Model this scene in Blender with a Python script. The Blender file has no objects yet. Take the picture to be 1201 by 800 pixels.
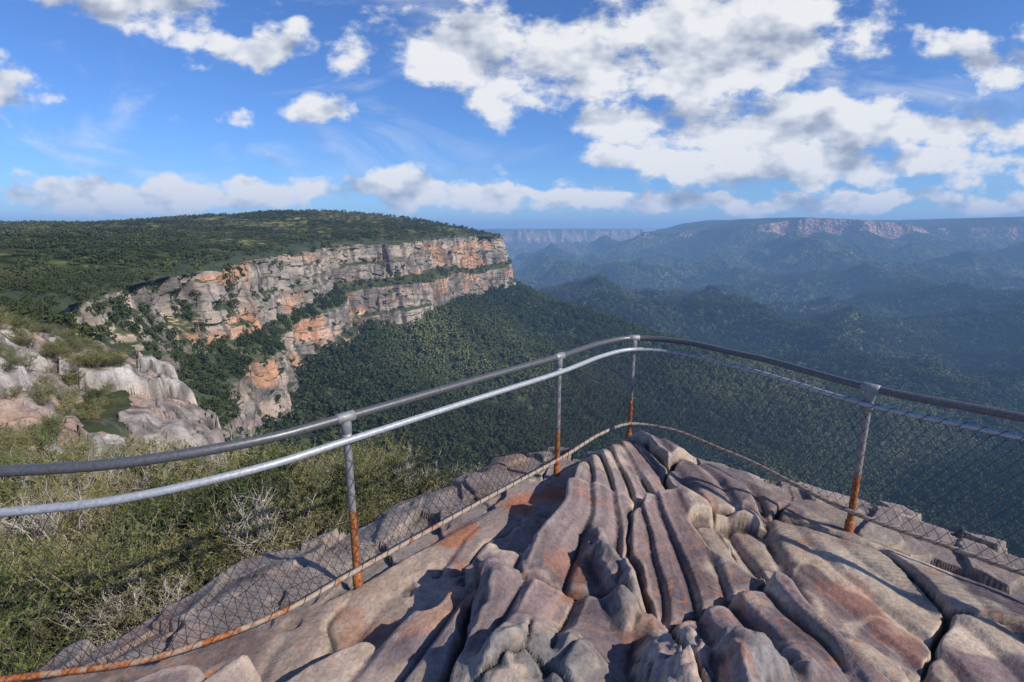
import bpy, math, random, time
import numpy as np
from mathutils import Vector
T0=time.time()
random.seed(5); rng=np.random.default_rng(11)
scene=bpy.context.scene
# ------------------------------------------------------------------ noise
def _h(ix,iy,iz,seed):
    n=(ix.astype(np.int64)*374761393+iy.astype(np.int64)*668265263+iz.astype(np.int64)*1440662683+seed*974634777)&0xffffffff
    n=((n^(n>>13))*1274126177)&0xffffffff
    n=((n^(n>>15))*2246822519)&0xffffffff
    return ((n^(n>>16))&0xffffff)/float(0xffffff)
def n2(x,y,seed=0):
    fx=np.floor(x);fy=np.floor(y);tx=x-fx;ty=y-fy
    ux=tx*tx*tx*(tx*(tx*6-15)+10);uy=ty*ty*ty*(ty*(ty*6-15)+10)
    z=np.zeros_like(fx)
    a=_h(fx,fy,z,seed);b=_h(fx+1,fy,z,seed);c=_h(fx,fy+1,z,seed);d=_h(fx+1,fy+1,z,seed)
    return ((a+(b-a)*ux)*(1-uy)+(c+(d-c)*ux)*uy)*2-1
def n3(x,y,z,seed=0):
    fx=np.floor(x);fy=np.floor(y);fz=np.floor(z);tx=x-fx;ty=y-fy;tz=z-fz
    ux=tx*tx*(3-2*tx);uy=ty*ty*(3-2*ty);uz=tz*tz*(3-2*tz)
    def pl(k):
        a=_h(fx,fy,k,seed);b=_h(fx+1,fy,k,seed);c=_h(fx,fy+1,k,seed);d=_h(fx+1,fy+1,k,seed)
        return (a+(b-a)*ux)*(1-uy)+(c+(d-c)*ux)*uy
    p=pl(fz);q=pl(fz+1)
    return (p+(q-p)*uz)*2-1
def fbm2(x,y,o=4,seed=0,g=.5):
    s=0;a=1;t=0
    for i in range(o):
        c,sn=math.cos(i*1.1),math.sin(i*1.1)
        s=s+a*n2((x*c-y*sn)*2**i,(x*sn+y*c)*2**i,seed+i);t+=a;a*=g
    return s/t
def fbm3(x,y,z,o=3,seed=0,g=.5):
    s=0;a=1;t=0
    for i in range(o):
        s=s+a*n3(x*2**i+i*7.3,y*2**i+i*3.1,z*2**i,seed+i);t+=a;a*=g
    return s/t
def rid2(x,y,o=4,seed=0):
    s=0;a=1;t=0
    for i in range(o):
        c,sn=math.cos(i*1.3),math.sin(i*1.3)
        s=s+a*(1-np.abs(n2((x*c-y*sn)*2**i,(x*sn+y*c)*2**i,seed+i)));t+=a;a*=.5
    return s/t
def vor(x,y,seed=0):
    fx=np.floor(x);fy=np.floor(y);f1=np.full(x.shape,9.);f2=np.full(x.shape,9.);idc=np.zeros(x.shape)
    z=np.zeros_like(fx)
    for i in (-1,0,1):
        for j in (-1,0,1):
            cx=fx+i;cy=fy+j
            px=cx+_h(cx,cy,z,seed);py=cy+_h(cx,cy,z+1,seed)
            d=np.hypot(px-x,py-y);r=_h(cx,cy,z+2,seed)
            m=d<f1
            f2=np.where(m,f1,np.minimum(f2,d));idc=np.where(m,r,idc);f1=np.where(m,d,f1)
    return f1,f2,idc
def ss(x,a,b):
    t=np.clip((x-a)/(b-a),0,1);return t*t*(3-2*t)
def lerp(a,b,t):return a+(b-a)*t
def mixc(c1,c2,t):
    t=np.asarray(t)[...,None];return c1*(1-t)+np.array(c2)*t
# ------------------------------------------------------------------ mesh helpers
def link(o,parent=None):
    scene.collection.objects.link(o)
    if parent:o.parent=parent
    return o
def mesh_np(name,V,F,col=None,mats=(),mi=None,smooth=True,do_link=True,parent=None):
    me=bpy.data.meshes.new(name);V=np.asarray(V,np.float32);F=np.asarray(F,np.int32)
    k=F.shape[1];me.vertices.add(len(V));me.vertices.foreach_set('co',V.ravel())
    me.loops.add(F.size);me.loops.foreach_set('vertex_index',F.ravel())
    me.polygons.add(len(F));me.polygons.foreach_set('loop_start',np.arange(0,F.size,k,dtype=np.int32))
    me.polygons.foreach_set('loop_total',np.full(len(F),k,np.int32))
    if mi is not None:me.polygons.foreach_set('material_index',np.asarray(mi,np.int32))
    me.polygons.foreach_set('use_smooth',np.full(len(F),smooth))
    me.update(calc_edges=True)
    if col is not None:
        a=me.color_attributes.new('col','FLOAT_COLOR','POINT')
        c=np.ones((len(V),4),np.float32);c[:,:3]=col.reshape(-1,3);a.data.foreach_set('color',c.ravel())
    for m in mats:me.materials.append(m)
    o=bpy.data.objects.new(name,me)
    if do_link:link(o,parent)
    return o
def grid_mesh(name,P,col=None,mats=(),flip=False):
    n,m=P.shape[:2];idx=np.arange(n*m).reshape(n,m)
    a=idx[:-1,:-1].ravel();b=idx[1:,:-1].ravel();c=idx[1:,1:].ravel();d=idx[:-1,1:].ravel()
    F=np.stack([a,b,c,d] if not flip else [a,d,c,b],1)
    return mesh_np(name,P.reshape(-1,3),F,col,mats)
def catmull(P,n):
    P=[np.array(p,float) for p in P];out=[]
    P=[2*P[0]-P[1]]+P+[2*P[-1]-P[-2]]
    for i in range(1,len(P)-2):
        for k in range(n):
            t=k/n;a,b,c,d=P[i-1:i+3]
            out.append(.5*((2*b)+(-a+c)*t+(2*a-5*b+4*c-d)*t*t+(-a+3*b-3*c+d)*t**3))
    out.append(P[-2]);return np.array(out)
def chaikin(P,it):
    P=np.array(P,float)
    for _ in range(it):
        Q=P[:-1]*.75+P[1:]*.25;R=P[:-1]*.25+P[1:]*.75
        P=np.vstack([P[:1],np.stack([Q,R],1).reshape(-1,P.shape[1]),P[-1:]])
    return P
def tube_arrays(path,r,sides=12,V=None,F=None):
    path=np.asarray(path,float);n=len(path)
    T=np.gradient(path,axis=0);T/=np.linalg.norm(T,axis=1)[:,None]+1e-9
    up=np.array([0,0,1.]) if abs(T[0][2])<.9 else np.array([1.,0,0])
    base=len(V);rr=np.broadcast_to(r,(n,))
    for i in range(n):
        s=np.cross(T[i],up);s/=np.linalg.norm(s)+1e-9;u=np.cross(s,T[i])
        for k in range(sides):
            a=2*math.pi*k/sides;V.append(path[i]+rr[i]*(math.cos(a)*s+math.sin(a)*u))
    for i in range(n-1):
        for k in range(sides):
            k2=(k+1)%sides
            F.append((base+i*sides+k,base+i*sides+k2,base+(i+1)*sides+k2,base+(i+1)*sides+k))
# ------------------------------------------------------------------ material helpers
class NT:
    def __init__(s,nt):s.nt=nt;s.N=nt.nodes;s.L=nt.links
    def n(s,t,**k):
        x=s.N.new(t)
        for a,b in k.items():setattr(x,a,b)
        return x
    def put(s,node,i,v):
        if hasattr(v,'is_output') :s.L.new(v,node.inputs[i])
        elif v is not None:node.inputs[i].default_value=v
    def math(s,op,a,b=None,c=None,clamp=False):
        x=s.n('ShaderNodeMath',operation=op,use_clamp=clamp);s.put(x,0,a);s.put(x,1,b);s.put(x,2,c);return x.outputs[0]
    def vm(s,op,a,b=None,out=0):
        x=s.n('ShaderNodeVectorMath',operation=op);s.put(x,0,a);s.put(x,1,b);return x.outputs['Value'] if out=='v' else x.outputs[0]
    def noise(s,vec,sc,det=4,ro=.5,dist=0,dim='3D'):
        x=s.n('ShaderNodeTexNoise',noise_dimensions=dim);s.put(x,'Vector',vec);x.inputs['Scale'].default_value=sc;x.inputs['Detail'].default_value=det
        x.inputs['Roughness'].default_value=ro;x.inputs['Distortion'].default_value=dist;return x
    def ramp(s,fac,pts):
        x=s.n('ShaderNodeValToRGB');e=x.color_ramp.elements
        while len(e)<len(pts):e.new(.5)
        for i,(p,c) in enumerate(pts):
            e[i].position=p;e[i].color=(c if len(c)==4 else (*c,1)) if isinstance(c,tuple) else (c,c,c,1)
        s.put(x,0,fac);return x.outputs[0]
    def mix(s,f,a,b,bt='MIX'):
        x=s.n('ShaderNodeMix',data_type='RGBA',blend_type=bt);s.put(x,0,f)
        s.put(x,6,(*a,1) if isinstance(a,tuple) and len(a)==3 else a);s.put(x,7,(*b,1) if isinstance(b,tuple) and len(b)==3 else b);return x.outputs[2]
    def smooth(s,v,a,b):
        x=s.n('ShaderNodeMapRange',interpolation_type='SMOOTHSTEP');s.put(x,0,v);x.inputs[1].default_value=a;x.inputs[2].default_value=b;return x.outputs[0]
def newmat(name):
    m=bpy.data.materials.new(name);m.use_nodes=True;t=NT(m.node_tree);b=t.N['Principled BSDF'];b.inputs['Specular IOR Level'].default_value=.2
    return m,t,b
def rock_mat(name,scale,bump,fine,dist=.01,lich=.5,lo=.5):
    m,t,b=newmat(name);co=t.n('ShaderNodeTexCoord').outputs['Object']
    at=t.n('ShaderNodeAttribute',attribute_name='col').outputs['Color']
    a=t.noise(co,scale,6,.62);c=t.noise(co,fine,4,.7)
    f=t.ramp(a.outputs[0],[(.28,lo),(.5,.95),(.72,1.35)])
    col=t.mix(1,at,f,'MULTIPLY')
    g=t.ramp(c.outputs[0],[(.3,.6),(.5,1.),(.7,1.25)])
    col=t.mix(.8,col,g,'MULTIPLY')
    sp=t.noise(co,scale*2.3,4,.75,1.5);k=t.smooth(sp.outputs[0],.58,.66)
    col=t.mix(t.math('MULTIPLY',k,lich),col,(.24,.24,.235))
    t.L.new(col,b.inputs['Base Color']);b.inputs['Roughness'].default_value=.85
    h=t.math('ADD',t.math('MULTIPLY',a.outputs[0],1.0),t.math('MULTIPLY',c.outputs[0],.35))
    bp=t.n('ShaderNodeBump');bp.inputs['Strength'].default_value=bump;bp.inputs['Distance'].default_value=dist
    t.L.new(h,bp.inputs['Height']);t.L.new(bp.outputs[0],b.inputs['Normal']);return m
M_ledge=rock_mat('weathered_sandstone',3.5,1.,42,.018,.3,.62)
M_crop=rock_mat('outcrop_sandstone',.5,.9,5,.25,.3)
M_cliff=rock_mat('cliff_sandstone',.06,.8,.7,1.2,.25,.6)
def terrain_mat():
    m,t,b=newmat('forest_terrain');co=t.n('ShaderNodeTexCoord').outputs['Object']
    at=t.n('ShaderNodeAttribute',attribute_name='col').outputs['Color']
    v=t.n('ShaderNodeTexVoronoi');t.L.new(co,v.inputs['Vector']);v.inputs['Scale'].default_value=1/14.
    v2=t.n('ShaderNodeTexVoronoi');t.L.new(co,v2.inputs['Vector']);v2.inputs['Scale'].default_value=1/45.
    br=t.ramp(v.outputs['Distance'],[(0,1.7),(.45,.9),(.8,.3)])
    br2=t.ramp(v2.outputs['Distance'],[(0,1.4),(.8,.5)])
    col=t.mix(1,at,br,'MULTIPLY');col=t.mix(.8,col,br2,'MULTIPLY')
    t.L.new(col,b.inputs['Base Color']);b.inputs['Roughness'].default_value=1;b.inputs['Specular IOR Level'].default_value=0
    bp=t.n('ShaderNodeBump',invert=True);bp.inputs['Strength'].default_value=.9;bp.inputs['Distance'].default_value=9
    hh=t.math('ADD',v.outputs['Distance'],t.math('MULTIPLY',v2.outputs['Distance'],2.))
    t.L.new(hh,bp.inputs['Height']);t.L.new(bp.outputs[0],b.inputs['Normal']);return m
M_ter=terrain_mat()
def leaf_mat(name,stops,trans=.0,big=0):
    m,t,b=newmat(name);oi=t.n('ShaderNodeObjectInfo')
    g=t.n('ShaderNodeNewGeometry').outputs['Random Per Island']
    f=t.math('ADD',t.math('MULTIPLY',oi.outputs['Random'],.6),t.math('MULTIPLY',g,.4))
    if big:
        nz=t.noise(oi.outputs['Location'],1/big,2,.6);f=t.math('ADD',t.math('MULTIPLY',f,.55),t.smooth(nz.outputs[0],.35,.7));f=t.math('MULTIPLY',f,.72)
    c=t.ramp(f,stops);t.L.new(c,b.inputs['Base Color']);b.inputs['Roughness'].default_value=.65
    if trans:
        tr=t.n('ShaderNodeBsdfTranslucent');t.L.new(c,tr.inputs[0]);mx=t.n('ShaderNodeMixShader');mx.inputs[0].default_value=trans
        t.L.new(b.outputs[0],mx.inputs[1]);t.L.new(tr.outputs[0],mx.inputs[2]);t.L.new(mx.outputs[0],t.N['Material Output'].inputs[0])
    else:
        df=t.n('ShaderNodeBsdfDiffuse');t.L.new(c,df.inputs[0]);t.L.new(df.outputs[0],t.N['Material Output'].inputs[0])
    return m
M_tree=leaf_mat('eucalypt_foliage',[(0,(.028,.040,.017)),(.4,(.056,.072,.028)),(.75,(.105,.122,.045)),(1,(.20,.20,.085))],0,380)
M_scrub=leaf_mat('plateau_scrub',[(0,(.04,.05,.022)),(.45,(.062,.075,.03)),(.8,(.10,.11,.045)),(1,(.16,.15,.07))],0,90)
M_heath=leaf_mat('heath_leaf',[(0,(.08,.12,.028)),(.45,(.16,.20,.05)),(.8,(.27,.30,.085)),(1,(.37,.35,.13))],.3)
M_sedge=leaf_mat('yellow_heath_leaf',[(0,(.23,.21,.075)),(.5,(.37,.34,.12)),(1,(.52,.46,.21))],.3)
M_dark=leaf_mat('dark_shrub_leaf',[(0,(.04,.07,.022)),(.5,(.07,.11,.03)),(1,(.13,.16,.05))],.25)
m,t,b=newmat('twig_bark');b.inputs['Base Color'].default_value=(.2,.17,.13,1);b.inputs['Roughness'].default_value=.9;M_twig=m
m,t,b=newmat('dry_twig');b.inputs['Base Color'].default_value=(.42,.38,.33,1);b.inputs['Roughness'].default_value=.9;M_dry=m
m,t,b=newmat('undergrowth_soil')
nz=t.noise(t.n('ShaderNodeTexCoord').outputs['Object'],3,8,.65);c=t.ramp(nz.outputs[0],[(.3,(.03,.035,.015)),(.55,(.07,.075,.03)),(.75,(.14,.12,.07))])
t.L.new(c,b.inputs['Base Color']);b.inputs['Roughness'].default_value=1;M_soil=m
# ------------------------------------------------------------------ rim + terrain functions
RIM=chaikin([(300,-200),(40,-20),(3,6),(-12,14),(-20,28),(-27,45),(-60,78),(-120,135),(-165,210),(-184,300),(-215,435),(-228,600),(-224,700),(-146,750),(-120,900),(-80,1070),(-5,1130),(-60,1300),(-250,1500),(-700,1900),(-2000,2600),(-6000,5000)],2)
def sdf_line(x,y,P):
    sh=x.shape;x=x.ravel();y=y.ravel();best=np.full(x.shape,1e18);sgn=np.ones(x.shape)
    for i in range(len(P)-1):
        ax,ay=P[i];bx,by=P[i+1];dx=bx-ax;dy=by-ay;L=dx*dx+dy*dy+1e-12
        t=np.clip(((x-ax)*dx+(y-ay)*dy)/L,0,1);ex=x-ax-t*dx;ey=y-ay-t*dy;d=ex*ex+ey*ey
        m=d<best;best=np.where(m,d,best);cr=dx*(y-ay)-dy*(x-ax);sgn=np.where(m,np.where(cr>0,-1.,1.),sgn)
    return (np.sqrt(best)*sgn).reshape(sh)   # negative = land (left of path)
def HP(x,y,d):
    r=np.hypot(x,y);e=np.maximum(-d,0)
    z=lerp(-16.,-25.,ss(r,40,260))+26*(1-np.exp(-e/170.))*ss(r,60,500)+10*(1-np.exp(-e/40.))*(1-ss(r,60,500))
    z=z+36*np.exp(-((x+400)**2+((y-1150)*.8)**2)/300**2)
    return z+fbm2(x/90,y/90,4,3)*5*ss(r,60,300)*ss(e,5,80)
MES=[([(1500,6100),(2050,5500),(2700,5000),(3300,4950),(3900,5250),(4500,5350),(5200,4800),(7600,4100),(9000,9000),(2600,8200)],60,180,.13,1),
     ([(-4000,8000),(-1200,9000),(200,8900),(1100,9300),(2500,9700),(2300,12000),(2500,16000),(-6000,16000)],-20,190,.14,2),
     ([(-20000,21000),(3000,21500),(9000,20000),(30000,19000),(30000,30000),(-20000,30000)],25,120,.1,3)]
def poly_sdf(x,y,P):
    sh=x.shape;x=x.ravel();y=y.ravel();best=np.full(x.shape,1e18);ins=np.zeros(x.shape,bool);n=len(P)
    for i in range(n):
        ax,ay=P[i];bx,by=P[(i+1)%n];dx=bx-ax;dy=by-ay
        t=np.clip(((x-ax)*dx+(y-ay)*dy)/(dx*dx+dy*dy),0,1);d=(x-ax-t*dx)**2+(y-ay-t*dy)**2
        best=np.minimum(best,d)
        c=((ay>y)!=(by>y));ins^=c&(x<(bx-ax)*(y-ay)/(by-ay+1e-12)+ax)
    return (np.sqrt(best)*np.where(ins,-1,1)).reshape(sh)
def height(x,y,masks=False):
    d=sdf_line(x,y,RIM);r=np.hypot(x,y)
    wx=x+fbm2(x/700,y/700,3,19)*260;wy=y+fbm2(x/700+4,y/700,3,18)*260
    R1=rid2(wx/1500+.3,wy/1100,1,21);R2=rid2(wx/620,wy/520,2,23);R3=rid2(wx/230,wy/230,3,25)
    k=ss(r,500,1900)
    val=-375-70*ss(r,1500,3200)+k*(ss(R1,.35,1.)*150*(1-.5*ss(r,5500,8000))+(R2-.6)*200*(.45+.55*ss(R1,.3,.9))+(R3-.65)*80)+fbm2(x/200,y/200,3,5)*10
    tal=-128-.46*(d-28)+fbm2(x/120,y/120,4,8)*16*ss(d,20,150)+(rid2(x/230,y/230,3,14)-.7)*60*ss(d,60,250)
    ux,uy=.985,-.17;a=(x+10)*ux+(y-1120)*uy;p=np.abs(-(x+10)*uy+(y-1120)*ux)
    spur=-132-.27*a-.42*np.maximum(p-15,0)+fbm2(x/100,y/100,3,44)*10-1e3*(a<-40)
    t2=np.maximum(tal,spur);out=np.maximum(t2,val)+6*np.exp(-np.abs(t2-val)/12)
    land=HP(x,y,d);w=ss(d,-22,-17);z=lerp(land,np.where(d<28,-128,out),w)
    cl=np.zeros_like(x);topm=(1-w)
    for P,top,ch,sl,s in MES:
        q=260 if s==1 else 170 if s==2 else 900
        wx=x+fbm2(x/600,y/600,4,60+s)*q;wy=y+fbm2(x/600+9,y/600,4,70+s)*q
        dm=poly_sdf(wx,wy,P);tz=top+fbm2(x/900,y/900,3,80+s)*14
        chh=ch
        if s==1:
            tz=tz-105*ss(3000-x,0,1500)-55*ss(x,3600,4400)+100*ss(x,4600,5300)+38*np.exp(-((x-2950)/400)**2)+18*ss(-dm,0,500)
            chh=ch*(.25+.75*ss(x,2300,2800))*(1-.55*ss(x,3500,4000)*(1-ss(x,4500,4900)))*(.8+.5*fbm2(x/300,y/300,2,97))
        rg=(rid2(x/900+s,y/900,2,90+s)-.6)+.5*(rid2(x/330+s,y/330,3,94+s)-.65)
        h=np.where(dm<0,tz,tz-chh*ss(dm,0,50)-.42*np.clip(dm-35,0,260)-sl*np.maximum(dm-295,0)+rg*(300 if s==1 else 150)*ss(dm,60,700))
        h=np.where(dm>3500 if s<3 else dm>3000,-1e3,h)
        cl=np.where((h>z)&(dm>-5)&(dm<62)&(chh>45),1.,cl);z=np.maximum(z,h)
    if masks:return z,d,cl,topm
    return z
# ------------------------------------------------------------------ terrain mesh
az=np.radians(np.linspace(-60,60,1000))
rr=np.concatenate([np.geomspace(60,4000,430),np.arange(4015,6800,18),np.geomspace(6820,46000,260)])
A,R=np.meshgrid(az,rr);X=np.sin(A)*R;Y=np.cos(A)*R
Z,D,CL,TP=height(X,Y,True)
green=np.zeros(X.shape+(3,));green[:]=(.045,.062,.03)
n=fbm2(X/420,Y/420,4,31);green=mixc(green,(.11,.12,.06),ss(n,-.1,.4))
hn=fbm2(X/70,Y/70,4,33);hc=np.zeros_like(green);hc[:]=(.07,.085,.032);hc=mixc(hc,(.17,.17,.065),ss(hn,.0,.3));hc=mixc(hc,(.10,.10,.045),ss(fbm2(X/15,Y/15,3,35),.0,.4)*.7)
col=green*(1-TP[...,None])+hc*TP[...,None]
cc=np.zeros_like(green);cc[:]=(.36,.23,.18);cc=mixc(cc,(.50,.32,.24),ss(fbm2(X/120,Y/120,4,37),-.1,.4));cc=mixc(cc,(.07,.085,.05),ss(fbm2(X/80,Y/80,3,38),.05,.3))
col=col*(1-CL[...,None])+cc*CL[...,None]
grid_mesh('valley_terrain',np.stack([X,Y,Z],-1),col,[M_ter],flip=True)
print('terrain',time.time()-T0)
# ------------------------------------------------------------------ cliff sweep
path=RIM[(np.arange(len(RIM))>8)&(RIM[:,1]>12)];path=path[path[:,1]<1950]
seg=np.linalg.norm(np.diff(path,axis=0),axis=1);cum=np.concatenate([[0],np.cumsum(seg)])
S=[0.]
while S[-1]<cum[-1]:
    px=np.interp(S[-1],cum,path[:,0]);py=np.interp(S[-1],cum,path[:,1]);S.append(S[-1]+max(.35,math.hypot(px,py)/620.))
S=np.array(S)
def at(s):return np.stack([np.interp(s,cum,path[:,0]),np.interp(s,cum,path[:,1])],-1)
C=at(S);Tn=at(S+14)-at(S-14);Tn/=np.linalg.norm(Tn,axis=1)[:,None]+1e-9;Nn=np.stack([Tn[:,1],-Tn[:,0]],1)
NZ=250;tt=np.linspace(0,1,NZ)
SS,TT=np.meshgrid(S,tt,indexing='ij')
f=n2(S/130,S*0+3,71);ledge_z=-72+8*n2(S/160,S*0+1,72);low=-142+8*n2(S/90,S*0+5,73)
near=1-ss(S,235,360)
top=HP(C[:,0],C[:,1],-3+0*S)
ctl_t=np.array([0,.08,.12,.48,.58,.93,1.])
O=np.zeros_like(SS);Zc=np.zeros_like(SS)
lw=14+10*f
outs=[np.full_like(S,-26),np.full_like(S,-6),np.zeros_like(S),5+18*near,5+18*near+lw,11+18*near+lw,36+18*near+lw]
zs=[top+.6,top+.3,top-2,ledge_z,ledge_z-11-6*f,low,low-22]
for i in range(6):
    m=(TT>=ctl_t[i])&(TT<=ctl_t[i+1]);u=(TT-ctl_t[i])/(ctl_t[i+1]-ctl_t[i])
    O=np.where(m,lerp(outs[i][:,None],outs[i+1][:,None],u),O);Zc=np.where(m,lerp(zs[i][:,None],zs[i+1][:,None],u),Zc)
bch=5*ss(n2(SS/110,SS*0+9,64),-.1,.5)*ss(TT,.29,.33)+6*ss(n2(SS/90,SS*0+4,65),.0,.5)*ss(TT,.76,.80)
O=O+bch*(1-near[:,None])
X0=C[:,0][:,None]+Nn[:,0][:,None]*O;Y0=C[:,1][:,None]+Nn[:,1][:,None]*O
onc=ss(TT,.09,.14)*(1-ss(TT,.94,1)*.8)
zst=Zc+fbm2(SS/60,Zc*0,2,88)*5
big=fbm2(SS/80,zst*0+2,3,74)*18
vert=-np.clip(rid2(SS/26,zst/110,3,75)-.68,0,1)*52
vert2=-np.clip(rid2(SS/8.5,zst/50,3,76)-.74,0,1)*20
bl_a=np.floor(zst/13+n2(SS/30,zst*0,77)*1.3);blk=n3(np.floor(SS/11+bl_a*.37),bl_a,bl_a*0,78)*2.0
lay=(n2(zst/7.5,SS/90,79)*1.5+n2(zst/1.6,SS/30,80)*.4)
fine=fbm3(SS/5,zst/5,zst*0,4,81)*1.4
disp=(big+vert+vert2+blk+lay+fine)*onc
X0+=Nn[:,0][:,None]*disp;Y0+=Nn[:,1][:,None]*disp
Dd=sdf_line(X0,Y0,RIM)
zt=HP(X0,Y0,np.minimum(Dd,-3));Zc=np.where(TT<.085,zt+.5,Zc)
Zc+=fbm2(SS/6,TT*40,3,82)*1.2*onc
P=np.stack([X0,Y0,Zc],-1)
ds=np.gradient(P,axis=0);dt=np.gradient(P,axis=1);nn=np.cross(ds,dt);nn/=np.linalg.norm(nn,axis=-1)[...,None]+1e-9;slope=np.abs(nn[...,2])
rc=np.zeros(SS.shape+(3,));rc[:]=(.28,.24,.21);rc=mixc(rc,(.20,.17,.155),ss(TT,.55,.65))
rc=mixc(rc,(.50,.42,.33),ss(fbm2(SS/35,zst/14,4,91),.0,.3)*.7)
on=fbm2(SS/60,zst/24,4,83)-.08*ss(TT,.55,.62)-.5*near[:,None];rc=mixc(rc,(.56,.29,.155),ss(on,.0,.20)*ss(-Zc,18,32)*.88)
rc=mixc(rc,(.58,.43,.33),ss(fbm2(SS/30,zst/10,4,84),.1,.38)*.55)
rc=mixc(rc,(.10,.088,.08),ss(fbm2(SS/4,zst/60,3,85),.03,.38)*.75)
rc=mixc(rc,(.16,.12,.09),ss(n2(zst/3.4,SS/80,87),.4,.75)*.5)
veg=np.clip(ss(slope,.42,.6)+ss(slope+.45*fbm2(SS/12,Zc/8,3,89),.42-.16*near[:,None],.54-.14*near[:,None])*(.3+.7*near[:,None]),0,1)
ledz=(TT>.48)&(TT<.58);veg=np.where(ledz|(TT<.11),np.maximum(veg,.85),veg)
rc=mixc(rc,(.055,.068,.028),veg)
grid_mesh('sandstone_cliff',P,rc,[M_cliff],flip=True)
print('cliff',P.shape,time.time()-T0)
# ------------------------------------------------------------------ prototypes (instanced)
def quadleaf(c,d,w,nrm,V,F):
    s=np.cross(d,nrm);s/=np.linalg.norm(s)+1e-9;b=len(V)
    V+= [c,c+d*.45+s*w,c+d,c+d*.45-s*w];F.append((b,b+1,b+2,b+3))
def rnd():
    v=rng.normal(size=3);return v/np.linalg.norm(v)
def crown(name,seed,mat,lobes=13,per=8,sz=.4):
    V=[];F=[]
    for i in range(lobes):
        a=rng.uniform(0,6.28);h=rng.uniform(-.35,.8);q=math.sqrt(max(0,1-(h*.9)**2))*rng.uniform(.45,.85)
        c=np.array([math.cos(a)*q,math.sin(a)*q,h+.9]);lr=rng.uniform(.25,.42)
        for k in range(per):
            n_=rnd();n_[2]=abs(n_[2])*.9-.15;p=c+n_*lr;d=rnd()*sz*rng.uniform(.7,1.4);d-=n_*np.dot(d,n_)*.7
            quadleaf(p-d*.5,d,sz*.42,n_+rnd()*.35,V,F)
    for k in range(3):
        a=rng.uniform(0,6.28);tip=np.array([math.cos(a)*.4,math.sin(a)*.4,.9])
        tube_arrays([np.array([0,0,-1.2]),np.array([0,0,0.]),tip],[.09,.07,.03],3,V,F)
    return mesh_np(name,V,F,None,[mat],smooth=False,do_link=False)
def shrub(name,mat,tw,H,spread,stems,twigs,leaves,ll,lw_,base=.15):
    V=[];F=[];mi=[]
    for i in range(stems):
        a=rng.uniform(0,6.28);o=np.array([math.cos(a),math.sin(a),0])*rng.uniform(0,base)
        dr=np.array([math.cos(a)*spread*rng.uniform(.1,1),math.sin(a)*spread*rng.uniform(.1,1),rng.uniform(.7,1.)*H])
        pts=[o+dr*k/5+np.array([0,0,.12*H*math.sin(k/5*3.1)])+rng.normal(size=3)*.03*k/5 for k in range(6)]
        n0=len(F);tube_arrays(pts,np.linspace(.007,.002,6),3,V,F);mi+=[1]*(len(F)-n0)
        for j in range(twigs):
            k=rng.uniform(.25,1)*5;i0=min(int(k),4);p=pts[i0]*(1-(k-i0))+pts[i0+1]*(k-i0)
            d=rnd();d[2]=abs(d[2])*.9+.25;d/=np.linalg.norm(d);L=rng.uniform(.1,.26)*H
            q=p+d*L*.5+rnd()*.02;e=p+d*L+rnd()*.03
            n0=len(F);tube_arrays([p,q,e],[.0028,.002,.001],3,V,F);mi+=[1]*(len(F)-n0)
            for l in range(leaves):
                u=rng.uniform(.1,1.05);c=p*(1-u)+e*u;ld=d*.6+rnd();ld/=np.linalg.norm(ld);ld*=ll*rng.uniform(.6,1.3)
                quadleaf(c,ld,lw_*rng.uniform(.7,1.2),rnd()+np.array([0,0,.6]),V,F);mi.append(0)
    return mesh_np(name,V,F,None,[mat,tw],mi=mi,smooth=False,do_link=False)
def coll(name,obs):
    c=bpy.data.collections.new(name)
    for o in obs:c.objects.link(o)
    return c
def scatter(name,pts,scl,idx,collection,rx=.12):
    me=bpy.data.meshes.new(name);n=len(pts);me.vertices.add(n);me.vertices.foreach_set('co',np.asarray(pts,np.float32).ravel())
    a=me.attributes.new('scl','FLOAT_VECTOR','POINT');a.data.foreach_set('vector',np.asarray(scl,np.float32).ravel())
    r=np.stack([rng.normal(size=n)*rx,rng.normal(size=n)*rx,rng.uniform(0,6.28,n)],1)
    a=me.attributes.new('rot','FLOAT_VECTOR','POINT');a.data.foreach_set('vector',r.astype(np.float32).ravel())
    a=me.attributes.new('idx','INT','POINT');a.data.foreach_set('value',np.asarray(idx,np.int32))
    o=link(bpy.data.objects.new(name,me));g=bpy.data.node_groups.new(name+'_gn','GeometryNodeTree')
    g.interface.new_socket('Geometry',in_out='INPUT',socket_type='NodeSocketGeometry');g.interface.new_socket('Geometry',in_out='OUTPUT',socket_type='NodeSocketGeometry')
    N=g.nodes;L=g.links;gi=N.new('NodeGroupInput');go=N.new('NodeGroupOutput');ip=N.new('GeometryNodeInstanceOnPoints')
    ci=N.new('GeometryNodeCollectionInfo');ci.inputs['Collection'].default_value=collection;ci.inputs['Separate Children'].default_value=True;ci.inputs['Reset Children'].default_value=True
    def na(nm,dt):
        x=N.new('GeometryNodeInputNamedAttribute');x.data_type=dt;x.inputs['Name'].default_value=nm;return x.outputs['Attribute']
    L.new(gi.outputs[0],ip.inputs['Points']);L.new(ci.outputs[0],ip.inputs['Instance']);ip.inputs['Pick Instance'].default_value=True
    L.new(na('idx','INT'),ip.inputs['Instance Index']);L.new(na('scl','FLOAT_VECTOR'),ip.inputs['Scale'])
    er=N.new('FunctionNodeEulerToRotation');L.new(na('rot','FLOAT_VECTOR'),er.inputs[0]);L.new(er.outputs[0],ip.inputs['Rotation'])
    L.new(ip.outputs[0],go.inputs[0]);md=o.modifiers.new('scatter','NODES');md.node_group=g;return o
crowns=coll('eucalypt_crowns',[crown('eucalypt_crown_%d'%i,i,M_tree) for i in range(6)])
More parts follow.
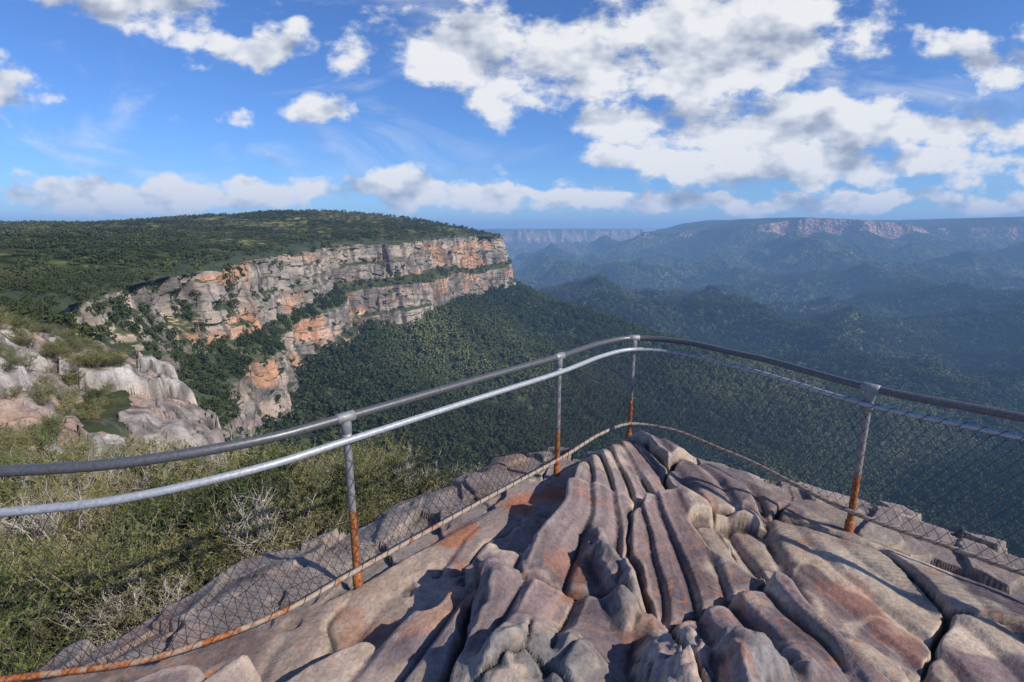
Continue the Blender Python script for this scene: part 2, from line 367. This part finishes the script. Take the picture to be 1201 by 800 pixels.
scrubs=coll('scrub_crowns',[crown('scrub_crown_%d'%i,i,M_scrub,11,8,.42) for i in range(5)])
def polar(n,r0,r1,a0,a1):
    r=np.sqrt(rng.uniform(r0*r0,r1*r1,n));a=np.radians(rng.uniform(a0,a1,n));return np.sin(a)*r,np.cos(a)*r
pts=[];sc=[]
for n_,r0,r1,s0 in ((32000,150,1300,5.4),(38000,1300,2700,7.),(26000,2700,4200,10.)):
    x,y=polar(n_,r0,r1,-48,50);z,d,cl,tp=height(x,y,True);k=(d>24)&(cl<.5)
    x,y,z=x[k],y[k],z[k];s=s0*rng.uniform(.6,1.35,len(x))
    pts.append(np.stack([x,y,z],1));sc.append(np.stack([s,s,s*rng.uniform(.7,1.15,len(x))],1))
ii=rng.integers(0,P.shape[0],14000);jj=rng.integers(0,NZ,14000)
Pk=P[ii,jj];kk=((TT[ii,jj]>.48)&(TT[ii,jj]<.59))|((veg[ii,jj]>.7)&(TT[ii,jj]>.12)&(rng.uniform(size=14000)<.4+.6*near[ii]));kk&=(np.hypot(Pk[:,0],Pk[:,1])>110)
Pk=Pk[kk];s=rng.uniform(1.2,3.4,len(Pk))*np.clip(np.hypot(Pk[:,0],Pk[:,1])/320,.45,1);pts.append(Pk);sc.append(np.stack([s,s,s],1))
pts=np.vstack(pts);sc=np.vstack(sc);scatter('eucalypt_forest',pts,sc,rng.integers(0,6,len(pts)),crowns)
print('forest',len(pts))
pts=[];sc=[]
for n_,r0,r1,s0 in ((8000,70,330,1.1),(26000,330,1900,2.3)):
    x,y=polar(n_,r0,r1,-52,8);z,d,cl,tp=height(x,y,True)
    dens=fbm2(x/70,y/70,4,33);k=(d<-3)&((dens<.06)|(rng.uniform(size=n_)<.2))
    z=HP(x,y,np.minimum(d,-3));x,y,z=x[k],y[k],z[k];s=s0*rng.uniform(.4,1.6,len(x));pts.append(np.stack([x,y,z-.2],1));sc.append(np.stack([s,s,s*.85],1))
pts=np.vstack(pts);sc=np.vstack(sc);scatter('plateau_scrub',pts,sc,rng.integers(0,5,len(pts)),scrubs)
print('scrub',len(pts),time.time()-T0)
# ------------------------------------------------------------------ rocky outcrop left
gx=np.arange(-62,-10,.15);gy=np.arange(16,72,.15);X,Y=np.meshgrid(gx,gy,indexing='ij')
def crop_h(X,Y):
    d=sdf_line(X,Y,RIM);e=-d+fbm2(X/6,Y/6,3,101)*2.5
    z=-17.6+np.clip(e,0,15)*.60+.05*np.maximum(e-15,0)-2.2*ss(Y,44,66)*ss(e,2,10)
    f1,f2,idc=vor(X/5.2+fbm2(X/2.5,Y/2.5,3,5)*.25,Y/4.0+fbm2(X/2.5+5,Y/2.5,3,6)*.2,102);z=z+(idc-.5)*2.6-1.3*ss(.08-(f2-f1),0,.08)
    z=z+.6*(.5-np.clip(f1,0,.7))
    g1,g2,idg=vor(X/2.0+fbm2(X,Y,2,7)*.2,Y/1.4,103);z=z+(idg-.5)*.6-.4*ss(.08-(g2-g1),0,.08)
    q=1.2;t=z/q+fbm2(X/9,Y/9,2,104)*.8;fr=t-np.floor(t);z=lerp(z,z+q*(ss(fr,.2,.8)-fr),.65)
    z=z+fbm2(X/1.3,Y/1.3,4,105,.55)*.22
    return np.where(e<0,z-7.*np.minimum(-e,9),z),e,idc
Z,E,ID=crop_h(X,Y)
Pc=np.stack([X,Y,Z],-1);nn=np.cross(np.gradient(Pc,axis=0),np.gradient(Pc,axis=1));nn/=np.linalg.norm(nn,axis=-1)[...,None];sl=nn[...,2]
rc=np.zeros(X.shape+(3,));rc[:]=(.28,.24,.215);rc=mixc(rc,(.42,.28,.21),ss(fbm2(X/3,Y/3,3,106),-.05,.3)*.75);rc=mixc(rc,(.48,.455,.42),ss(ID,.6,.85)*.7);rc=mixc(rc,(.09,.08,.075),ss(fbm2(X/.9,Y/.9,4,107),.0,.4)*.7)
vg=ss(sl+.45*fbm2(X/4,Y/4,3,108),.84,.98)*ss(E,4,9);rc=mixc(rc,(.10,.11,.045),vg)
grid_mesh('rock_outcrop',Pc,rc,[M_crop])
I,J=np.nonzero((vg>.35)&(np.hypot(X,Y)<80));pk_=rng.choice(len(I),min(len(I),2600),replace=False)
OC=Pc[I[pk_],J[pk_]]
# ------------------------------------------------------------------ foreground ledge
EDGE=[(-5.5,-1.5),(-5.5,1.3),(-3.4,1.75),(-2.5,2.25),(-1.95,2.95),(-1.25,3.55),(-.75,4.25),(-.2,4.75),(.5,5.1),(1.2,5.3),(1.75,5.1),(2.3,4.65),(2.9,4.1),(3.5,3.6),(4.6,2.6),(6,.5),(6.5,-1.5)]
TOP=[(-4.4,1.9),(-3.3,1.97),(-2.286,2.107),(-1.783,2.2),(-1.308,2.445),(-.957,2.78),(-.28,3.5),(.40,4.21),(.84,4.72),(1.21,4.96),(1.62,4.80),(1.92,4.37),(2.12,4.05),(2.44,3.33),(2.935,2.77),(3.9,1.6),(4.7,.3)]
FENCE=TOP+[(4.7,-1.5),(-4.4,-1.5)]
SCA=chaikin([(-3.5,.7),(-2.2,1.35),(-1.3,1.88),(-.75,2.24),(-.1,2.74),(.22,3.12),(.36,3.6),(.6,4.3),(.9,6)],2)
def slabs(x,y,sx,sy,seed,rot):
    c,s=math.cos(rot),math.sin(rot);u=(x*c+y*s)*sx;v=(-x*s+y*c)*sy
    return vor(u,v,seed)
def ledge(X,Y):
    wx=X+fbm2(X*.9,Y*.9,2,201)*.10;wy=Y+fbm2(X*.9+5,Y*.9,2,202)*.10
    din=-poly_sdf(X,Y,FENCE);m=ss(din,-.02,.40)
    f1,f2,idc=slabs(wx+fbm2(X*2.3,Y*2.3,3,230)*.14,wy+fbm2(X*2.3+3,Y*2.3,3,233)*.12,1.05,.80,210,-.25)
    k_=np.floor(idc*9973)
    r1=_h(k_,k_*0,k_*0,3);r2=_h(k_,k_*0,k_*0,4);r3=_h(k_,k_*0,k_*0,5)
    th=.40*(1-ss(wx,.3,1.3))+(r1-.5)*.35;per=.20+.10*r2
    q=(wx*np.cos(th)-(wy-2.4)*np.sin(th)+.07*np.sin(wy*1.9+r3*6)+fbm2(X*1.7,Y*1.7,2,231)*.06)/per+r3*3
    fl=np.floor(q);fr=q-fl;rid=_h(fl,k_,fl*0,9)
    # wave profile: steep rounded left face, long gentle back to the right
    rib=ss(fr,0,.28)*(1-.9*np.clip((fr-.1)/.9,0,1)**1.8);sym=1-np.abs(2*fr-1)**2.0;rib=.6*rib+.4*sym
    fade=.4+.6*ss(fbm2(q*.5,Y*.9,2,245),-.3,.2)
    dA=sdf_line(wx,wy,SCA)+.08*sym-.04+(rid-.5)*.08
    A_=ss(dA,0,.06)
    hA=A_*lerp(.22,.31,ss(wx,-.7,.0))-.16*ss(dA,.06,1.)*A_
    dC=wx-(1.68+.13*np.sin(wy*2.1)+.1*(wy-3));C_=ss(dC,0,.12);hC=-C_*.12-.05*np.exp(-((dC-.10)/.05)**2)
    on=ss(r2,.05,.25)*(.7+.3*ss(wx,-.9,-.2))
    ribs=(rib-.6)*(.072*on*fade+.020)*(.35+.65*A_)*(1-C_)+(rib-.6)*.032*C_*fade
    edge=f2-f1;wide=.05+.08*ss(fbm2(X*.9,Y*.9,2,232),.0,.4);dp=.25+.75*ss(fbm2(X*1.1+8,Y*1.1,2,234),-.2,.3)
    slab=((idc-.5)*.14+((X-.5)*(r1-.5)*.10+(Y-3)*(r3-.5)*.13))*lerp(.25,1,A_)*(1-.5*C_)
    z=-2.14+(hA+hC+ribs+slab-(.10*A_+.03)*dp*ss(wide-edge,0,wide))*m
    z=z+.20*m*ss(3.0-wy,0,1.9)*ss(wx,-.9,.3)*(1-.6*ss(wx,1.4,2.2))
    o1=fbm2(X*1.2+2,Y*1.0,3,240);pk=ss(o1,.14,.24)*m*A_*(1-C_);z=z-.14*pk
    z=z+fbm2(X*.9,Y*.9,2,219)*.05*m
    cr=rid2(wx*2.6,wy*2.6,4,209)-.62
    gs=0
    for cx,cy,sx,sy,hh in ((.10,1.80,.28,.26,.12),(.85,1.70,.40,.28,.15),(.55,2.5,.10,.40,.13),(.42,1.2,.5,.4,.15)):
        g=np.exp(-(((wx-cx)/sx)**2+((wy-cy)/sy)**2)**2.0);z=z+g*hh*(1+1.8*cr);gs=np.maximum(gs,g)
    f1,f2,idd=vor(wx*3.6,wy*2.4,211);z=z+((idd-.5)*.09-.035*ss(.14-(f2-f1),0,.14))*m*gs*.9
    out=1-ss(din,-.05,.05);z=z+out*((idd-.5)*.10+(idc-.5)*.10-.06)
    qz=.05;tm=ss(fbm2(X*.9+3,Y*.9,2,226),-.1,.2)*(1-ss(wx,1.3,1.9));t=z/qz+fbm2(X*.7,Y*.7,2,213)*1.2;fz=t-np.floor(t);z=lerp(z,z+qz*(ss(fz,.15,.85)-fz),.6*np.maximum(np.maximum(tm*.8,gs),out))
    z=z+fbm2(X*4,Y*4,4,214)*.013+fbm2(X*22,Y*22,3,215)*.0035
    g1,g2,gi_=vor(X*3.1,Y*3.1,216);pit=ss(.20-g1,0,.1)*(gi_>.55)*(1-A_);z=z-.025*pit
    de=poly_sdf(X+fbm2(X*1.5,Y*1.5,3,217)*.22,Y+fbm2(X*1.5+7,Y*1.5,3,218)*.22,EDGE)
    z=z-np.where(de>0,np.minimum(de*4.5+.1,9),0)-.12*ss(de,-.35,0)
    return z,dict(A=A_,C=C_,rib=rib,m=m,out=out,pit=pit,din=din,idc=idc,rid=rid,gs=gs,zone=on*A_,dA=dA,pk=pk,o1=o1,edge=edge,q=q,fr=fr)
gx=np.concatenate([np.arange(-5.4,-3.2,.04),np.arange(-3.2,3.9,.0095),np.arange(3.9,6.2,.04)])
gy=np.concatenate([np.arange(-.6,1.0,.04),np.arange(1.0,5.6,.0095),np.arange(5.6,6.1,.04)]);X,Y=np.meshgrid(gx,gy,indexing='ij')
Z,Q=ledge(X,Y);Pc=np.stack([X,Y,Z],-1)
nn=np.cross(np.gradient(Pc,axis=0),np.gradient(Pc,axis=1));nn/=np.linalg.norm(nn,axis=-1)[...,None];sl=nn[...,2]
def blur(a,k):
    for ax in (0,1):
        n_=a.shape[ax];p=np.concatenate([np.repeat(np.take(a,[0],ax),k+1,ax),a,np.repeat(np.take(a,[-1],ax),k,ax)],ax)
        c=np.cumsum(p,ax);a=(np.take(c,np.arange(2*k+1,n_+2*k+1),ax)-np.take(c,np.arange(0,n_),ax))/(2*k+1)
    return a
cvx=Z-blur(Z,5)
rc=np.zeros(X.shape+(3,));rc[:]=(.175,.132,.135)
rc=mixc(rc,(.105,.085,.096),ss(Q['rid'],.3,1.)*Q['zone']*.7)
rc=mixc(rc,(.25,.19,.18),ss(fbm2(X*1.3,Y*1.3,4,220),-.1,.4)*.8)
bd=n2(Q['q']*3.3,Y*.8+Q['rid']*9,241)*.6+.4*n2(Q['q']*8,Y*1.2,242)
rc=mixc(rc,(.38,.27,.24),ss(bd,.1,.6)*.5*Q['m']);rc=mixc(rc,(.085,.07,.075),ss(-bd,.15,.6)*.5*Q['m'])
rc=mixc(rc,(.50,.40,.30),ss(fbm2(X*1.2+4,Y*1.2,4,221),.14,.26)*(.55+.3*Q['C']))
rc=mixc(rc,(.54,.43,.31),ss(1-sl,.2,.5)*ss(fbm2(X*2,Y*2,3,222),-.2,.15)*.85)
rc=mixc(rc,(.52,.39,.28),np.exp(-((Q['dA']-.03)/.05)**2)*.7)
rc=mixc(rc,(.54,.43,.32),np.exp(-((Q['o1']-.16)/.03)**2)*Q['A']*.7)
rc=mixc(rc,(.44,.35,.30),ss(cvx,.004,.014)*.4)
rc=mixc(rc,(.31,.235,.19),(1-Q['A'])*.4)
rc=mixc(rc,(.36,.13,.055),ss(fbm2(X*2.4,Y*2.4,4,223),.10,.3)*(1-Q['A'])*.7)
rc=mixc(rc,(.34,.13,.065),ss(fbm2(X*3.4,Y*3.4,4,227),.30,.44)*.4)
# thin iron bands that follow the bedding
ib=fbm2(X*1.1+Q['q']*.18,Y*1.1,3,250)*9;ib=np.abs(ib-np.round(ib));rc=mixc(rc,(.42,.17,.06),ss(.11-ib,0,.09)*ss(fbm2(X*.8,Y*.8,2,251),-.1,.25)*.6)
rc=mixc(rc,(.19,.185,.18),Q['gs']*ss(fbm2(X*5,Y*5,4,224),-.3,.15)*.85)
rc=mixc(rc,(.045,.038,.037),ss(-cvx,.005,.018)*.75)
rc=mixc(rc,(.24,.215,.20),Q['out']*.6)
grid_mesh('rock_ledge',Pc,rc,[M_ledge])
print('ledge',Pc.shape,time.time()-T0)
# ------------------------------------------------------------------ heath terrace
gx=np.arange(-18,3,.12);gy=np.arange(-1,13,.12);X,Y=np.meshgrid(gx,gy,indexing='ij')
TERR=[(-30,-3),(1.5,-3),(1.0,4.0),(.0,5.2),(-1.3,6.2),(-3,6.9),(-6,7.6),(-9,8.2),(-18,9.6),(-30,10)]
def hz(X,Y):
    d=poly_sdf(X,Y,TERR);r=np.hypot(X,Y);z=-2.95-.17*np.maximum(r-3.2,0)+fbm2(X/1.5,Y/1.5,3,301)*.2
    return z-np.where(d>0,np.minimum(d*3,12),0),d
Z,_=hz(X,Y);grid_mesh('heath_ground',np.stack([X,Y,Z],-1),None,[M_soil])
heath=coll('heath_shrub_kinds',[
 shrub('shrub_a',M_heath,M_twig,.85,.42,16,11,20,.026,.0045),
 shrub('shrub_b',M_heath,M_twig,.7,.5,18,11,20,.020,.004),
 shrub('shrub_c',M_dark,M_twig,.75,.42,16,10,18,.03,.008),
 shrub('shrub_d',M_sedge,M_twig,.8,.45,18,10,18,.034,.0035),
 shrub('shrub_e',M_dry,M_dry,.8,.5,16,16,2,.02,.003),
 shrub('shrub_f',M_sedge,M_dry,.6,.5,14,12,14,.024,.004)])
NP=2100;x=rng.uniform(-17.5,1.0,NP);y=rng.uniform(.8,11.5,NP);z,d=hz(x,y);de=poly_sdf(x,y,EDGE)
k=(d<.9)&(de>.12)&(y>-x*.55-1.5);x,y,z,de=x[k],y[k],z[k],de[k]
typ=fbm2(x/1.6,y/1.6,2,303)+rng.normal(size=len(x))*.22
idx=np.where(typ<-.36,2,np.where(typ<-.16,0,np.where(typ<.02,1,np.where(typ<.26,3,5))));idx=np.where(rng.uniform(size=len(x))<.14,4,idx)
s=rng.uniform(.6,1.2,len(x))*lerp(.62,1.,ss(de,.1,1.0));scatter('heath_shrubs',np.stack([x,y,z-.05],1),np.stack([s,s,s*rng.uniform(.75,1.05,len(x))],1),idx,heath,.2)
print('shrubs',len(x))
s=rng.uniform(.9,2.4,len(OC));typ=rng.integers(0,4,len(OC))
scatter('outcrop_shrubs',OC-np.array([0,0,.1]),np.stack([s*1.1,s*1.1,s*.75],1),typ,heath,.15)
# ------------------------------------------------------------------ railing
def metal(name,base,metallic,rough,rust_lo,rust_amt):
    m,t,b=newmat(name);co=t.n('ShaderNodeTexCoord').outputs['Object']
    sx=t.n('ShaderNodeSeparateXYZ');t.L.new(co,sx.inputs[0])
    a=t.noise(co,9,6,.7);c=t.noise(co,60,4,.6)
    g=t.ramp(c.outputs[0],[(.3,tuple(v*.75 for v in base)),(.7,tuple(v*1.2 for v in base))])
    hgt=t.math('MULTIPLY',t.math('SUBTRACT',rust_lo,sx.outputs[2]),1.1)
    f=t.smooth(t.math('ADD',t.math('ADD',a.outputs[0],hgt),rust_amt),.5,.62)
    ru=t.ramp(c.outputs[0],[(.3,(.13,.04,.018)),(.5,(.32,.11,.04)),(.7,(.45,.20,.09))])
    t.L.new(t.mix(f,g,ru),b.inputs['Base Color'])
    t.L.new(t.math('MULTIPLY',t.math('SUBTRACT',1,f),metallic),b.inputs['Metallic']);b.inputs['Roughness'].default_value=rough
    bp=t.n('ShaderNodeBump');bp.inputs['Strength'].default_value=.3;bp.inputs['Distance'].default_value=.002;t.L.new(c.outputs[0],bp.inputs['Height']);t.L.new(bp.outputs[0],b.inputs['Normal'])
    return m
M_top=metal('worn_handrail_steel',(.15,.15,.155),.5,.42,-3.,-.2)
M_galv=metal('galvanised_pipe',(.42,.44,.46),.35,.5,-2.6,-.15)
M_post=metal('rusty_post_steel',(.30,.30,.30),.4,.55,-1.50,-.10)
M_bot=metal('rusty_bottom_pipe',(.38,.31,.25),.2,.7,-2.0,-.02)
m,t,b=newmat('fence_wire');b.inputs['Base Color'].default_value=(.07,.055,.045,1);b.inputs['Metallic'].default_value=.2;b.inputs['Roughness'].default_value=.7;M_wire=m
rail=link(bpy.data.objects.new('metal_railing',None))
sm=catmull([(x,y,-1.06) for x,y in TOP],10)
def tube(name,path,r,mat,sides=14):
    V=[];F=[];tube_arrays(path,r,sides,V,F);return mesh_np(name,V,F,None,[mat],parent=rail)
tube('top_rail',sm,.026,M_top)
midz=-1.19-.055*ss(-sm[:,0],1.0,2.4)+.02*ss(sm[:,0],.2,1.2)
mid=np.stack([sm[:,0],sm[:,1],midz],1);nrm=np.gradient(sm[:,:2],axis=0);nrm/=np.linalg.norm(nrm,axis=1)[:,None]
inn=np.stack([nrm[:,1],-nrm[:,0]],1);mid[:,:2]+=inn*.03
rm=np.where(mid[:,0]>1.3,.017,.021);tube('mid_rail',mid,rm,M_galv)
bz_=np.interp(np.arange(len(sm)),[0,30,50,70,90,130,170],[-2.14,-2.1,-2.035,-1.985,-1.95,-1.975,-1.99])
bot=np.stack([sm[:,0],sm[:,1],bz_],1);bot[:,:2]+=inn*.03;tube('bottom_rail',bot,.016,M_bot)
for i,(x,y) in enumerate([(-.957,2.78),(.40,4.21),(1.21,4.96),(2.44,3.33),(3.9,1.6),(-3.3,1.97)]):
    V=[];F=[]
    tube_arrays([(x,y,-2.5),(x,y,-1.8),(x,y,-1.09)],.0225,14,V,F)
    tube_arrays([(x,y,-1.155),(x,y,-1.15),(x,y,-1.10),(x,y,-1.065)],[.024,.031,.031,.027],14,V,F)
    tube_arrays([(x,y,-1.22),(x,y,-1.218),(x,y,-1.16),(x,y,-1.158)],[.023,.029,.029,.023],14,V,F)
    tube_arrays([(x,y,-2.16),(x,y,-2.06),(x,y,-2.055)],[.03,.03,.023],14,V,F)
    j=int(np.argmin(np.hypot(sm[:,0]-x,sm[:,1]-y)));tg=nrm[min(j,len(nrm)-1)]
    c=np.array([x,y,-1.06]);d=np.array([tg[0],tg[1],0]);tube_arrays([c-d*.055,c-d*.05,c+d*.05,c+d*.055],[.026,.032,.032,.026],14,V,F)
    mesh_np('post_%d'%(i+1),V,F,None,[M_post],parent=rail)
V=[];F=[]
cs=np.concatenate([[0],np.cumsum(np.linalg.norm(np.diff(mid[:,:2],axis=0),axis=1))]);Lt=cs[-1]
def fp(s,h):
    a=np.array([np.interp(s,cs,mid[:,k]) for k in range(3)]);b_=np.array([np.interp(s,cs,bot[:,k]) for k in range(3)]);return b_*(1-h)+a*h
HH=.82;sp=.066;s=-HH
while s<Lt:
    for dr in (1,-1):
        pp=[]
        for k in range(15):
            u=k/14;s_=s+HH*.62*(u if dr>0 else 1-u)
            if 0<=s_<=Lt:pp.append(fp(s_,u))
        if len(pp)>2:tube_arrays(pp,.0018,3,V,F)
    s+=sp
for ref,rad in ((mid,.024),(bot,.019)):
    n_=int(Lt/.011);pp=[]
    for k in range(n_):
        s_=k*Lt/n_;c=np.array([np.interp(s_,cs,ref[:,j]) for j in range(3)]);q=np.array([np.interp(s_,cs,inn[:,0]),np.interp(s_,cs,inn[:,1]),0]);a=s_/.09*6.283
        r_=rad if c[0]<1.2 or ref is bot else .020
        if c[0]>1.25 or ref is bot:pp.append(c+r_*(math.cos(a)*q+math.sin(a)*np.array([0,0,1])))
    tube_arrays(pp,.002,3,V,F)
mesh_np('chain_link_mesh',V,F,None,[M_wire],parent=rail)
# ------------------------------------------------------------------ haze (uniform absorbing volume; blue emission stands in for scattered light)
bpy.ops.mesh.primitive_cube_add(size=1,location=(0,0,-150));hz_o=bpy.context.object;hz_o.name='atmospheric_haze';hz_o.scale=(120000,120000,900)
m=bpy.data.materials.new('haze');m.use_nodes=True;t=NT(m.node_tree);t.N.remove(t.N['Principled BSDF'])
sig=1/9000.
ab=t.n('ShaderNodeVolumeAbsorption');ab.inputs[0].default_value=(0.1,0.05,0,1);ab.inputs[1].default_value=sig
em=t.n('ShaderNodeEmission');em.inputs[0].default_value=(.19,.36,.71,1);em.inputs[1].default_value=sig
ad=t.n('ShaderNodeAddShader');t.L.new(ab.outputs[0],ad.inputs[0]);t.L.new(em.outputs[0],ad.inputs[1]);t.L.new(ad.outputs[0],t.N['Material Output'].inputs['Volume'])
hz_o.data.materials.append(m)
# ------------------------------------------------------------------ sun + sky
sd=Vector((1.05,-.6,.90)).normalized()
sun=bpy.data.lights.new('sun','SUN');sun.energy=5.0;sun.angle=math.radians(.5);sun.color=(1,.92,.81)
so=link(bpy.data.objects.new('sun',sun));so.rotation_euler=(-sd).to_track_quat('-Z','Y').to_euler()
W=bpy.data.worlds.new('World');scene.world=W;W.use_nodes=True;t=NT(W.node_tree);bg=t.N['Background'];wo=t.N['World Output']
sky=t.n('ShaderNodeTexSky',sky_type='NISHITA');sky.sun_disc=False;sky.sun_elevation=math.asin(sd.z);sky.sun_rotation=math.atan2(sd.x,sd.y)
sky.altitude=1000;sky.dust_density=.3;sky.ozone_density=2.5
skc=t.mix(1,sky.outputs[0],(.62,.96,1.50),'MULTIPLY');t.L.new(skc,bg.inputs[0]);bg.inputs[1].default_value=.095
c=t
tc=t.n('ShaderNodeTexCoord').outputs['Generated'];sp_=t.n('ShaderNodeSeparateXYZ');t.L.new(tc,sp_.inputs[0])
yy=t.math('MAXIMUM',sp_.outputs[1],.08);cb=t.n('ShaderNodeCombineXYZ');t.L.new(t.math('DIVIDE',sp_.outputs[0],yy),cb.inputs[0]);t.L.new(t.math('DIVIDE',sp_.outputs[2],yy),cb.inputs[1])
gi=cb.outputs[0]
wn=c.noise(gi,9,3,.55,dim='2D');Pw=c.vm('ADD',gi,c.vm('MULTIPLY',c.vm('SUBTRACT',wn.outputs['Color'],(.5,.5,.5)),(.14,.07,0)))
# (azimuth tangent, elevation tangent, half sizes, bias)
EL=[(-.68,.39,.20,.05,.1),(-.46,.31,.12,.035,.1),(-.95,.235,.11,.05,.0),(-.34,.205,.11,.035,.5),(-.52,.20,.10,.03,.75),
(-.10,.315,.18,.055,0),(.10,.29,.21,.085,-.05),(.38,.33,.28,.105,0),(.19,.20,.18,.04,.05),(.50,.185,.30,.065,-.1),(.84,.18,.30,.05,0),(.84,.30,.15,.035,.1),
(.58,.115,.48,.038,0),(-.70,.062,.36,.036,0),(-.26,.07,.22,.032,0),(.02,.062,.18,.020,0),(.50,.05,.7,.020,.05)]
E=None
for a_,b_,ra,rb,bi in EL:
    l=c.vm('LENGTH',c.vm('MULTIPLY',c.vm('SUBTRACT',Pw,(a_,b_,0)),(1/ra,1/rb,0)),out='v')
    if bi:l=c.math('ADD',l,bi)
    E=l if E is None else c.math('MINIMUM',E,l)
E=c.math('SUBTRACT',1.27,c.math('MINIMUM',E,2.4))
def nf(off,d=8):
    p=c.vm('ADD',gi,off);a=c.noise(c.vm('MULTIPLY',p,(1,1.7,1)),7.5,d,.56,dim='2D');return a.outputs[0]
n_0=nf((0,0,0));n_1=nf((.010,.042,0),3)
d0=c.math('ADD',E,c.math('MULTIPLY',c.math('SUBTRACT',n_0,.5),3.1))
den=t.smooth(d0,.05,.70)
lit=t.math('ADD',.80,t.math('MULTIPLY',t.math('SUBTRACT',n_0,n_1),2.1));lit=t.math('SUBTRACT',lit,t.math('MULTIPLY',t.math('MAXIMUM',t.math('SUBTRACT',d0,.6),0),.26),clamp=True)
cc_=t.ramp(lit,[(0,(.27,.32,.43)),(.35,(.44,.49,.60)),(.65,(.75,.79,.86)),(.88,(1.,1.,1.))])
bg2=t.n('ShaderNodeBackground');t.L.new(cc_,bg2.inputs[0]);bg2.inputs[1].default_value=.92
ci=t.noise(t.vm('MULTIPLY',gi,(1,3.2,1)),2.2,5,.6,.6,dim='2D');cir=t.math('MULTIPLY',t.smooth(ci.outputs[0],.50,.80),.5)
ab_=t.smooth(sp_.outputs[2],.0,.02)
mx=t.n('ShaderNodeMixShader');t.L.new(t.math('MULTIPLY',t.math('MAXIMUM',t.math('MULTIPLY',den,.97),cir),ab_),mx.inputs[0]);t.L.new(bg.outputs[0],mx.inputs[1]);t.L.new(bg2.outputs[0],mx.inputs[2]);t.L.new(mx.outputs[0],wo.inputs[0])
# ------------------------------------------------------------------ camera
cam=bpy.data.cameras.new('camera');co_=link(bpy.data.objects.new('camera',cam));cam.lens=18;cam.sensor_width=36;cam.clip_start=.05;cam.clip_end=150000
co_.location=(0,0,0);co_.rotation_euler=(math.radians(90-12.4),0,0);scene.camera=co_
scene.view_settings.view_transform='Standard';scene.view_settings.look='None';scene.view_settings.exposure=0
print('done',time.time()-T0)
